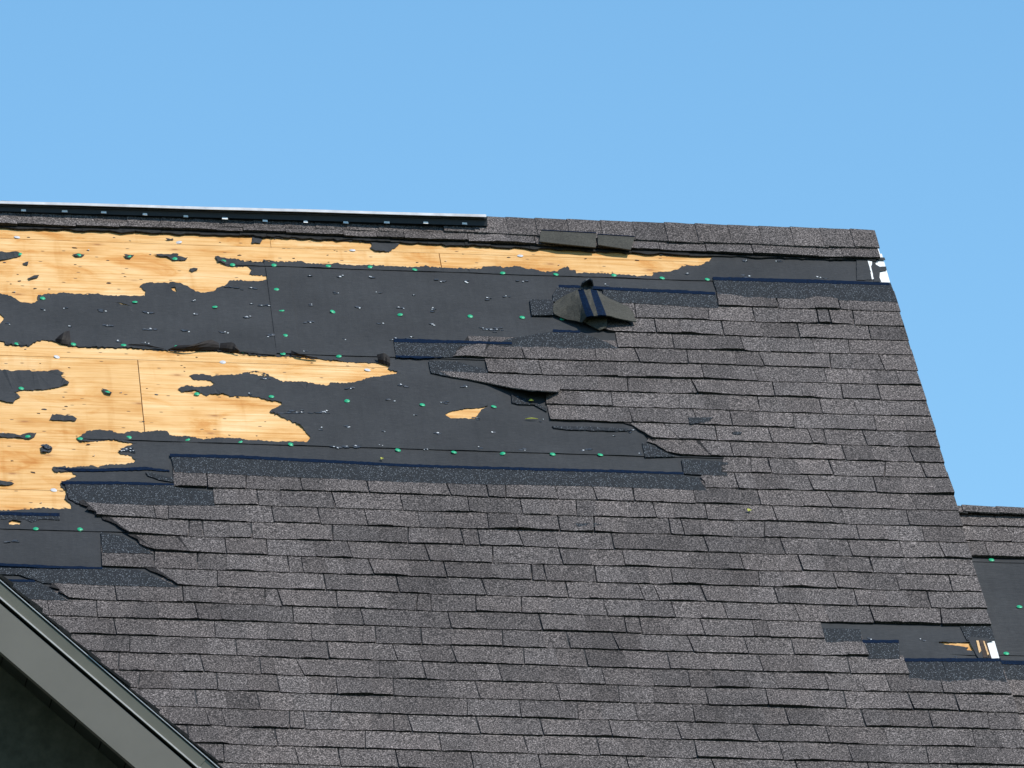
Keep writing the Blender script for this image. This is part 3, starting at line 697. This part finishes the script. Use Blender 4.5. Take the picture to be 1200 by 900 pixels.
# remnants under the caps: ragged torn stubs, then the top course
x = -30.0
while x < 1020:
    wd = random.uniform(28, 70); xb = min(x + wd, 1032)
    n = 9; bot = []
    for i in range(n):
        xx = x + (xb - x) * i / (n - 1); bot.append((xx, px_line(und_bot, xx) - 0.6 + 2.2 * nz(xx * 0.06, 31) + random.gauss(0, 0.35)))
    poly = [at(*p, 0.012) for p in bot]
    poly = [(p[0], p[1]) for p in poly] + [(poly[-1][0], RIDGE_V + 0.03), (poly[0][0], RIDGE_V + 0.03)]
    flat_sheet('torn_stub', poly, 'shingle_edge', house, h=0.0105 + random.uniform(0, 0.004), t=0.006)
    x = xb + 0.3
x = -30.0; kx = 900
while x < 1020:
    wd = random.uniform(50, 85); xb = min(x + wd, 1032)
    if xb > 1005: xb = 1032
    ua, ub = at(x, px_line(top_bot, x), 0.02)[0], at(xb, px_line(top_bot, xb), 0.02)[0]
    vb = (at(x, px_line(top_bot, x), 0.02)[1] + at(xb, px_line(top_bot, xb), 0.02)[1]) / 2
    make_shingle(shingle_geo(vb, (ua + 0.0015, ua + 0.0015), (ub - 0.0015, ub - 0.0015), 0.002, None, expo=vb - RIDGE_V - 0.03, hbase=0.016, rowid=kx, dip=False, tail=0.0), house, 'top_course_shingle')
    x = xb; kx += 1
def ridge_cap(ua, ub, vb, h, tilt, lab=None, mat_tone=None):
    hs = h
    prof_ = [(vb, hs), ((vb + RIDGE_V) / 2, hs + 0.001), (RIDGE_V + 0.035, hs + 0.001), (RIDGE_V + 0.008, hs - 0.001)]
    prof_ += [back(0.02, hs), back(0.07, hs + 0.001), back(0.13, hs)]
    n = 4; rows = []
    for q, (a, b) in enumerate(prof_):
        row = []
        for i in range(n):
            s = i / (n - 1); uu = ua + (ub - ua) * s
            e = tilt * (1 - s) + 0.0015 * nz(uu * 17, q * 3.0)
            dv = 0.004 * nz(uu * 9, 77) if q == 0 else 0
            if q < 4: row.append((uu, -(a + dv), b + e))
            else: row.append((uu, -(a - e * s2), b + e * c2))
        rows.append(row)
    V, Fc = grid_solid(rows, 0.006, flip=True)
    me = mesh('ridge_cap', V, Fc)
    ca = me.color_attributes.new('tone', 'FLOAT_COLOR', 'CORNER'); t = mat_tone or tone_of()
    ca.data.foreach_set('color', [t[0], t[1], t[2], 1.0] * len(me.loops))
    return link('ridge_cap', me, 'shingle', house, RM, smooth=False, label=lab)
x = -35.0
while x < 1015:
    xb = x + 37.2 * random.uniform(0.93, 1.07)
    if xb > 1008: xb = 1031
    ua, vva = at(x, px_line(cap_bot, x), 0.028); ub, vvb = at(xb, px_line(cap_bot, xb), 0.028)
    ridge_cap(ua, ub + 0.02 if xb < 1030 else ub, (vva + vvb) / 2 + random.gauss(0, 0.003), 0.024 if xb > 545 else 0.018, random.uniform(0.0025, 0.005))
    x = xb
# ridge running on to the left, out of frame
u_l = at(-35, 255, 0.03)[0]
v, f = prism([(LEFT_U, RIDGE_V + 0.13, 0.03), (LEFT_U, RIDGE_V, 0.034), (LEFT_U, *back(0.13, 0.03)), (LEFT_U, *back(0.13, 0.02)), (LEFT_U, RIDGE_V + 0.02, 0.005), (LEFT_U, RIDGE_V + 0.13, 0.02)], (u_l - 0.002 - LEFT_U, 0, 0))
roof('ridge_run', v, f, 'shingle_edge', house)
# two cap shingles torn loose and turned back side out
def turned_cap(px4, h0, h1):
    A, B, C, D = px4; rows = []
    for r in range(4):
        s = r / 3; row = []
        for c in range(6):
            t = c / 5
            x = (A[0] * (1 - t) + B[0] * t) * (1 - s) + (D[0] * (1 - t) + C[0] * t) * s
            y = (A[1] * (1 - t) + B[1] * t) * (1 - s) + (D[1] * (1 - t) + C[1] * t) * s
            h = h0 + (h1 - h0) * s + 0.006 * math.sin(t * 3.1) + 0.003 * nz(t * 4, s * 4, px4[0][0])
            u, v_ = at(x, y, h); row.append((u, -v_, h))
        rows.append(row)
    V, Fc = grid_solid(rows, 0.005, flip=True)
    o = link('turned_cap', mesh('turned_cap', V, Fc), 'backing', house, RM, label='ridge cap shingle flipped over, olive brown back showing')
    top = [rows[0], [tuple(np.array(a) * 0.86 + np.array(b) * 0.14) for a, b in zip(rows[0], rows[1])]]
    top = [[(p[0], p[1], p[2] + 0.0025) for p in r_] for r_ in top]
    V, Fc = grid_solid(top, 0.0015, flip=True)
    link('sealant_strip', mesh('sealant_strip', V, Fc), 'sealant', o, RM)
turned_cap(z3((278, 186), (520, 198), (518, 262), (270, 236)), 0.034, 0.036)
turned_cap(z3((526, 204), (690, 214), (672, 272), (528, 250)), 0.034, 0.036)

# ridge vent with its lifted metal strip
y_v = wpt(0, -1.455, 0.045).y
XL, XR = -900, 570
def vline(a, b, x): return a + (b - a) * x / 570.0
def vp(x, ya, yb_, y): return at_y(x, vline(ya, yb_, x), y)
a0, a1 = vp(XL, 239.0, 254.6, y_v), vp(XR + 1, 239.0, 254.6, y_v); b0, b1 = vp(XL, 247.4, 264.6, y_v), vp(XR + 1, 247.4, 264.6, y_v)
def vent_prof(a, b):
    return [b + Vector((0, 0.02, -0.004)), b, a, a + Vector((0, 0.10, 0.035)), a + Vector((0, 0.22, -0.03)), a + Vector((0, 0.26, -0.08)), b + Vector((0, 0.26, -0.09)), b + Vector((0, 0.1, 0.02))]
pl, pr = vent_prof(a0, b0), vent_prof(a1, b1); n = len(pl)
vent = link('ridge_vent', mesh('ridge_vent', [tuple(p) for p in pl + pr], [tuple(range(n)), tuple(range(2 * n - 1, n - 1, -1))] + [(i, n + i, n + (i + 1) % n, (i + 1) % n) for i in range(n)]), 'black_plastic', house, Matrix.Identity(4), label='black ridge vent with row of pale clips under metal strip')
# louvre rib along the vent face
r0, r1 = vp(XL, 241.8, 257.6, y_v), vp(XR, 241.8, 257.6, y_v)
v, f = joined([prism([r0 + Vector((0, -0.012, 0)), r1 + Vector((0, -0.012, 0)), r1 + Vector((0, 0.004, 0)), r0 + Vector((0, 0.004, 0))], (0, 0, 0.002))])
link('vent_rib', mesh('vent_rib', v, f), 'residue_dark', vent, Matrix.Identity(4))
t0, t1 = vp(XL, 238.3, 254.2, y_v - 0.03), vp(XR, 238.3, 254.2, y_v - 0.03)
N_ = 40; rows = [[], [], [], []]
for i in range(N_ + 1):
    s = i / N_; p = t0.lerp(t1, s); x = p.x
    d = 0.0016 * nz(x * 2.0, 3) + 0.0008 * nz(x * 9, 5)
    for q, (dy, dz) in enumerate(((0.0, 0.0), (0.010, 0.0140), (0.12, 0.040), (0.26, -0.01))): rows[q].append((p.x, p.y + dy, p.z + dz + d))
V, Fc = grid_solid(rows, 0.0025)
link('metal_strip', mesh('metal_strip', V, Fc), 'white_metal', vent, Matrix.Identity(4), label='pale metal strip lifted along top of ridge vent')
clips = Z(0, 220, 3.75, [(105, 100), (283, 104), (458, 109), (634, 117), (813, 126), (988, 135), (1165, 146)]) + z2((290, 150), (467, 153), (645, 153), (823, 154), (997, 158))
for cx, cy in clips:
    p = at_y(cx + random.gauss(0, 1), cy, y_v - random.uniform(0.006, 0.016)); wv_ = random.uniform(0.009, 0.013)
    v, f = prism([p + Vector((-wv_, -0.004, -0.004)), p + Vector((wv_, -0.004, -0.0045)), p + Vector((wv_ * 0.9, 0.002, 0.006)), p + Vector((-wv_ * 0.9, 0.002, 0.006))], (0, 0.006, 0.0))
    link('vent_clip', mesh('vent_clip', v, f), 'white_paint', vent, Matrix.Identity(4))

# ------------------------------------------------------------------ rake of the main roof: white drip edge, torn scraps on it
v, f = joined([box(RAKE_U - 0.066, RAKE_U - 0.003, -1.395, EAVE_V, 0.0008, 0.0020), box(RAKE_U - 0.0028, RAKE_U - 0.0014, -1.395, EAVE_V, -0.06, 0.0020)])
drip = roof('drip_edge', v, [q[::-1] for q in f], 'white_paint', house, label='white metal drip edge along bare end of roof')
v, f = box(RAKE_U - 0.025, RAKE_U - 0.004, RIDGE_V + 0.03, EAVE_V, -0.19, -0.013)
roof('rake_board', v, [q[::-1] for q in f], 'white_paint', house)
for q in (zt((395, 395), (505, 400), (525, 455), (535, 470), (560, 610), (395, 612)), zt((560, 400), (625, 402), (600, 425), (590, 440), (600, 455), (640, 475), (705, 475), (712, 508), (640, 520), (636, 590), (655, 632), (575, 632), (575, 600), (545, 470), (560, 450)), zt((690, 380), (697, 405), (560, 405), (560, 380)),
          z8((950, 700), (1058, 708), (1068, 716), (1035, 722), (1052, 792), (1000, 792), (985, 770))):
    flat_sheet('underlayment_scrap', to_uv(jag(q, 0.25, 3), 0.008), 'underlayment', house, h=0.0078, t=0.0015, curl=0.003)
v, f = joined([])
for q in (z8((1003, 712), (1022, 715), (1040, 790), (1022, 790)), z8((1028, 715), (1036, 720), (1058, 792), (1046, 792))):
    flat_sheet('splinter', to_uv(jag(q, 0.25, 3), 0.009), 'dark_wood', house, h=0.0105, t=0.003)
for q in (z8((990, 716), (1000, 716), (1012, 760), (1003, 770)), z8((1020, 718), (1026, 718), (1046, 775), (1040, 780))):
    flat_sheet('splinter', to_uv(jag(q, 0.2, 3), 0.011), 'splinter', house, h=0.0125, t=0.003)
flat_sheet('splinter', to_uv(jag(zt((508, 402), (558, 404), (556, 448), (546, 470), (576, 602), (556, 606), (530, 470)), 0.25, 3), 0.009), 'white_paint', house, h=0.0095, t=0.002)

# ------------------------------------------------------------------ lower side roof beyond the rake
SH = -0.16
SU0, SU1 = RAKE_U - 0.04, 5.2
rs = at(1140, 589.5, SH + 0.03)[1]; SRV = rs + 0.02
bs = EAVE_V - SRV
def sback(s, h=0.0): return SRV - s * c2 - h * s2, SH - s * s2 + h * c2
pro = [(SRV, SH - 0.014), (EAVE_V, SH - 0.014), (EAVE_V, SH - 0.12), (SRV + 0.12, SH - 0.12), sback(bs, -0.1), sback(bs)]
v, f = prism([(SU0, a, b) for a, b in pro], (SU1 - SU0, 0, 0))
side = roof('side_roof', v, f, 'dark_wood', house, label='lower side roof past the white rake edge, black underlayment exposed')
p_ = wpt(0, EAVE_V, SH); p2_ = wpt(0, SRV, SH)
prof = [(SU0 + 0.02, p_.y + 0.4, 0), (SU0 + 0.02, 2 * p2_.y - p_.y - 0.4, 0), (SU0 + 0.02, 2 * p2_.y - p_.y - 0.4, p_.z + 0.1), (SU0 + 0.02, p2_.y, p2_.z - 0.3), (SU0 + 0.02, p_.y + 0.4, p_.z + 0.1)]
v, f = prism(prof, (SU1 - SU0 - 0.3, 0, 0)); link('wall', mesh('wall', v, f), 'stucco', house, Matrix.Identity(4))
def sv(py, x=1165, h=0.0): return at(x, py, SH + h)[1]
# underlayment courses
for a, b in ((SRV, sv(660)), (sv(660) - 0.1, sv(768.5)), (sv(768.5) - 0.1, EAVE_V)):
    n = 60; rows = []
    for r in range(7):
        t = r / 6; row = []
        for i in range(n + 1):
            uu = SU0 + (SU1 - SU0) * i / n; vv = a + (b - a) * t
            row.append((uu, -vv, SH + 0.002 + 0.003 * t + 0.001 * nz(uu * 9, vv * 4)))
        rows.append(row)
    V, Fc = grid_solid(rows, 0.001, flip=True)
    so_ = link('underlayment_sheet', mesh('underlayment_sheet', V, Fc), 'underlayment', side, RM)
for q in z8((1057, 361), (1180, 567), (1122, 772)):
    u, v_ = at(*q, SH + 0.006); M = RM @ Matrix.Translation((u, -v_, SH + 0.0065)); link('cap_nail', green_me, None, side, M, smooth=True)
v, f = prism([(SU0, sv(796, h=.01), SH + 0.006), (SU0, sv(775, h=.01), SH + 0.006), (SU0, sv(775, h=.01), SH + 0.011), (SU0, sv(796, h=.01), SH + 0.011)], (SU1 - SU0, 0, 0))
roof('headlap_strip', v, [q[::-1] for q in f], 'headlap', side)
v, f = prism([(SU0, sv(778.5, h=.01), SH + 0.0095), (SU0, sv(774, h=.01), SH + 0.0095), (SU0, sv(774, h=.01), SH + 0.0125), (SU0, sv(778.5, h=.01), SH + 0.0125)], (SU1 - SU0, 0, 0))
roof('sealant_strip', v, [q[::-1] for q in f], 'sealant', side)
srows = [(sv(615, h=.02), 0.10), (sv(633, h=.02), EXPO), (sv(651, h=.02), EXPO)]
vv = sv(814.5, h=.015)
while vv < EAVE_V: srows.append((vv, EXPO)); vv += EXPO
far_geo = []
for ri, (vb, ex) in enumerate(srows):
    u = SU0
    while u < SU1 - 0.05:
        un = min(u + random.uniform(0.17, 0.34), SU1)
        geo = shingle_geo(vb, (u, u), (un - 0.002, un - 0.002), 0.003 if ri == 2 else 0, None, expo=ex, hbase=SH + 0.008, rowid=200 + ri, dip=False)
        if u < 2.5 and ri < 8: make_shingle(geo, side)
        else: far_geo.append(geo)
        u = un
make_shingle(join_geo(far_geo), side, 'shingle_field', 'stuff')
u = SU0 - 0.03
while u < SU1:
    un = u + 0.145; t = tone_of()
    vb = sv(601, h=.03)
    pr_ = [(vb, SH + 0.024), ((vb + SRV) / 2, SH + 0.025), (SRV + 0.01, SH + 0.024), sback(0.02, 0.024), sback(0.13, 0.024)]
    e = random.uniform(0.004, 0.008)
    rows = [[(uu, -a, b + (e if uu == u else 0)) for uu in (u, un + 0.02)] for a, b in pr_]
    V, Fc = grid_solid(rows, 0.006, flip=True); me = mesh('ridge_cap', V, Fc)
    ca = me.color_attributes.new('tone', 'FLOAT_COLOR', 'CORNER'); ca.data.foreach_set('color', [*t, 1.0] * len(me.loops))
    link('ridge_cap', me, 'shingle', side, RM)
    u = un

# ------------------------------------------------------------------ front gable, lower left
YG = -3.5
g0, g1 = at_y(0, 683, YG), at_y(253, 900, YG)
beta = math.atan2(g0.z - g1.z, g1.x - g0.x)
gd = Vector((math.cos(beta), 0, -math.sin(beta))); gn = Vector((math.sin(beta), 0, math.cos(beta)))
pxm = F_PX / ((g0 - CAM).dot(fwd))
GT = -1.7                                            # ridge of the gable lies this far up the rake line
GB = 4.2
apex = g0 + gd * GT
xr = apex.x
def gp(t, n_, y): p = g0 + gd * t + gn * n_; return Vector((p.x, y, p.z))
def mirror(p): return Vector((2 * xr - p.x, p.y, p.z))
def band(t0_, t1_, n0, n1, y0, y1, mir=False):
    q = [gp(t0_, n0, y0), gp(t1_, n0, y0), gp(t1_, n1, y0), gp(t0_, n1, y0)]
    if mir: q = [mirror(p) for p in q][::-1]
    return prism(q[::-1], (0, y1 - y0, 0))
TW, BW = 14.6 / pxm, 47.5 / pxm
yb_g = YG + 0.34
# wall of the gable
low = gp(GB - 0.4, 0, 0).z
def gable_top(n_): return apex.z + n_ / math.cos(beta) - 0.0
wz = gable_top(-(TW + 0.05))
half = (wz - 2.0) / math.tan(beta)
wpoly = [Vector((xr, yb_g, wz)), Vector((xr + 3.6, yb_g, wz - 3.6 * math.tan(beta))), Vector((xr + 3.6, yb_g, 0)), Vector((xr - 3.6, yb_g, 0)), Vector((xr - 3.6, yb_g, wz - 3.6 * math.tan(beta)))]
v, f = prism(wpoly, (0, 1.2, 0))
gable = link('gable', mesh('gable', v, [q[::-1] for q in f]), 'stucco', house, Matrix.Identity(4), label='front gable with stucco wall under grey rake board')
I4 = Matrix.Identity(4)
for mir in (False, True):
    v, f = band(GT, GB, -TW - 0.013, -TW - BW, YG - 0.002, YG + 0.045, mir)
    link('rake_board', mesh('rake_board', v, f), 'grey_paint', gable, I4, label='wide grey rake board of front gable')
    for q_, (ta, tb, dn) in enumerate(((GT, 1.015, 0.0), (1.0155, GB, 0.004))):
        v, f = band(ta, tb, -0.001, -TW + dn, YG - 0.003 + 0.002 * q_, YG + 0.03, mir)
        link('rake_trim', mesh('rake_trim', v, f), 'trim_paint', gable, I4)
        v, f = band(ta, tb, -TW + 0.006 + dn, -TW + 0.0005 + dn, YG - 0.0075, YG - 0.0035, mir)
        link('trim_lip', mesh('trim_lip', v, f), 'trim_highlight', gable, I4)
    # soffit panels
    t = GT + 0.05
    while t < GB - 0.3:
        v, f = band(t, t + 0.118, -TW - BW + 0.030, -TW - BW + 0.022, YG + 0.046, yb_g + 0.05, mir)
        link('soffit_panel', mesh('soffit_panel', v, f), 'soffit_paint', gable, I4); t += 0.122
    # metal drip line and shingle butts along the rake
    v, f = band(GT, GB, 0.0085, 0.0055, YG - 0.0065, YG + 0.2, mir)
    link('drip_edge', mesh('drip_edge', v, f), 'white_metal', gable, I4)
    t = GT; e = 0
    while t < GB:
        L_ = 0.145
        q = [gp(t - 0.05, 0.0115, YG - 0.008), gp(t + L_, 0.016 + random.uniform(0, 0.004), YG - 0.008), gp(t + L_, 0.026 + random.uniform(0, 0.006), YG - 0.008), gp(t - 0.05, 0.015, YG - 0.008)]
        if mir: q = [mirror(p) for p in q][::-1]
        off = random.uniform(-0.002, 0.010)
        v, f = prism([p + Vector((0, off, 0)) for p in q][::-1], (0, 2.0, 0))
        link('gable_shingle', mesh('gable_shingle', v, f), 'shingle_edge', gable, I4); t += L_
    # roof sheathing behind
    v, f = band(GT, GB, 0.0, -0.03, YG + 0.06, YG + 3.6, mir)
    link('gable_deck', mesh('gable_deck', v, f), 'dark_wood', gable, I4)

# ================================================================== LOOSE THINGS ON THE ROOF
# shingle torn loose and folded over itself
zf = lambda *p: Z(600, 300, 6.6667, p)
fu, fv = at(688, 372, 0.01)
FM = RM @ Matrix.Translation((fu, -fv, 0.010))
fold = empty('folded_shingle', FM)
fold['label'] = 'shingle torn loose and folded into a hump, brown back and navy strips showing'; fold['category'] = 'roof shingle'
colsF = [  # top, middle, bottom px with heights
    ((345, 350, .014), (320, 402, .010), (332, 456, .008)),
    ((430, 300, .032), (425, 390, .030), (435, 491, .015)),
    ((485, 274, .046), (512, 385, .054), (547, 520, .022)),
    ((515, 262, .052), (545, 368, .068), (582, 474, .060)),
    ((560, 262, .060), (600, 365, .078), (640, 466, .072)),
    ((612, 262, .062), (640, 360, .080), (670, 461, .075)),
    ((662, 268, .056), (700, 365, .072), (738, 460, .070)),
    ((760, 335, .038), (780, 405, .050), (810, 478, .050)),
    ((905, 392, .020), (910, 440, .028), (912, 502, .032)),
    ((950, 445, .015), (958, 478, .018), (972, 512, .022))]
def fgrid(cs, nsub=2):
    cs2 = []
    for a, b in zip(cs, cs[1:]):
        for i in range(nsub): cs2.append([tuple(np.array(p) * (1 - i / nsub) + np.array(q) * (i / nsub)) for p, q in zip(a, b)])
    cs2.append(cs[-1]); rows = []
    for r in range(7):
        t = r / 6
        row = []
        for c in cs2:
            w3 = ((1 - t) * (1 - 2 * t), 4 * t * (1 - t), t * (2 * t - 1))
            x, y, h = sum(np.array(p) * w_ for p, w_ in zip(c, w3))
            h *= 0.95; (px, py), = zf((x, y)); u, v_ = at(px, py, h + 0.01); row.append((u - fu, -(v_ - fv), h + 0.006 * nz(x * .022, y * .030, 3)))
        rows.append(row)
    return rows
for nm, a, b, mt in (('left_flap', 0, 3, 'backing'), ('sealant_strip', 3, 4, 'sealant'), ('middle_band', 4, 5, 'backing'), ('sealant_strip', 5, 6, 'sealant'), ('right_flap', 6, 9, 'backing')):
    V, Fc = grid_solid(fgrid(colsF[a:b + 1]), 0.005 if mt == 'backing' else 0.0055, flip=True)
    link(nm, mesh(nm, V, Fc), mt, fold, FM)
def fpoly(name, rows_px, mat):
    rows = []
    for rp in rows_px:
        row = []
        for x, y, h in rp:
            h *= 0.72; (px, py), = zf((x, y)); u, v_ = at(px, py, h + 0.01); row.append((u - fu, -(v_ - fv), h))
        rows.append(row)
    V, Fc = grid_solid(rows, 0.005, flip=True); return link(name, mesh(name, V, Fc), mat, fold, FM)
fpoly('top_curl', [[(552, 212, .120), (580, 192, .135), (606, 180, .14), (622, 190, .14)], [(540, 240, .070), (575, 225, .080), (605, 212, .085), (632, 235, .08)], [(524, 256, .055), (560, 262, .060), (600, 262, .062), (628, 262, .060)]], 'residue_dark')
fpoly('bottom_curl', [[(545, 508, .030), (600, 482, .040), (670, 476, .046), (742, 476, .046)], [(570, 520, .022), (620, 510, .030), (680, 508, .034), (744, 510, .034)], [(610, 545, .012), (650, 560, .015), (690, 560, .018), (742, 545, .02)], [(660, 572, .006), (685, 580, .007), (705, 572, .010), (735, 560, .012)]], 'backing')
fpoly('torn_tab', [[(140, 342, .004), (225, 343, .005), (312, 348, .008)], [(146, 400, .005), (230, 402, .007), (318, 402, .012)], [(155, 462, .004), (240, 462, .006), (322, 458, .010)]], 'headlap')

# fallen bits of leaf
def leaf(px, py, L_, wd, ang, lab, h=0.018):
    u, v_ = at(px, py, h); V = []; Fc = []
    n = 6
    for i in range(n + 1):
        t = i / n; w_ = wd * math.sin(math.pi * min(1, t * 1.05 + 0.02)) ** 0.8; x = (t - 0.5) * L_
        for s in (-1, 0, 1):
            X, Y = x, s * w_
            V.append((X * math.cos(ang) - Y * math.sin(ang), X * math.sin(ang) + Y * math.cos(ang), 0.003 * abs(s) + 0.004 * math.sin(t * 3)))
    for i in range(n):
        for s in range(2):
            a = i * 3 + s; Fc.append((a, a + 3, a + 4, a + 1))
    M = RM @ Matrix.Translation((u, -v_, h)); o = link('leaf', mesh('leaf', V, Fc), 'leaf', None, M)
    md = o.modifiers.new('thickness', 'SOLIDIFY'); md.thickness = 0.0008
    o['label'] = lab; o['category'] = 'leaf'
leaf(878, 598.5, 0.018, 0.010, 1.0, 'tiny yellow-green leaf lying on whole grey shingles')
leaf(447.5, 538, 0.014, 0.007, 1.2, 'pale yellow leaf scrap on black underlayment above long dark strip', 0.009)
leaf(622.5, 470, 0.020, 0.008, 0.1, 'yellow leaf scrap in dark gap under lifted shingle', 0.016)
leaf(623, 491.5, 0.055, 0.0035, 0.05, 'thin dry grass blade lying on black underlayment', 0.009)
# lump of torn shingle on the plywood
lu, lv = at(54, 525.5, 0.003); bits = []
for _ in range(8): flake(random.gauss(0, .011), random.gauss(0, .014), 0.004 + random.uniform(0, 0.009), 0.016, 0.017, random.uniform(0, 3), bits)
LM = RM @ Matrix.Translation((lu, -lv, 0.0045)); v, f = joined(bits)
lump = link('shingle_crumb', mesh('shingle_crumb', v, f), 'residue_dark', None, LM)
lump['label'] = 'small dark crumb of torn shingle lying alone on bare plywood'; lump['category'] = 'debris'
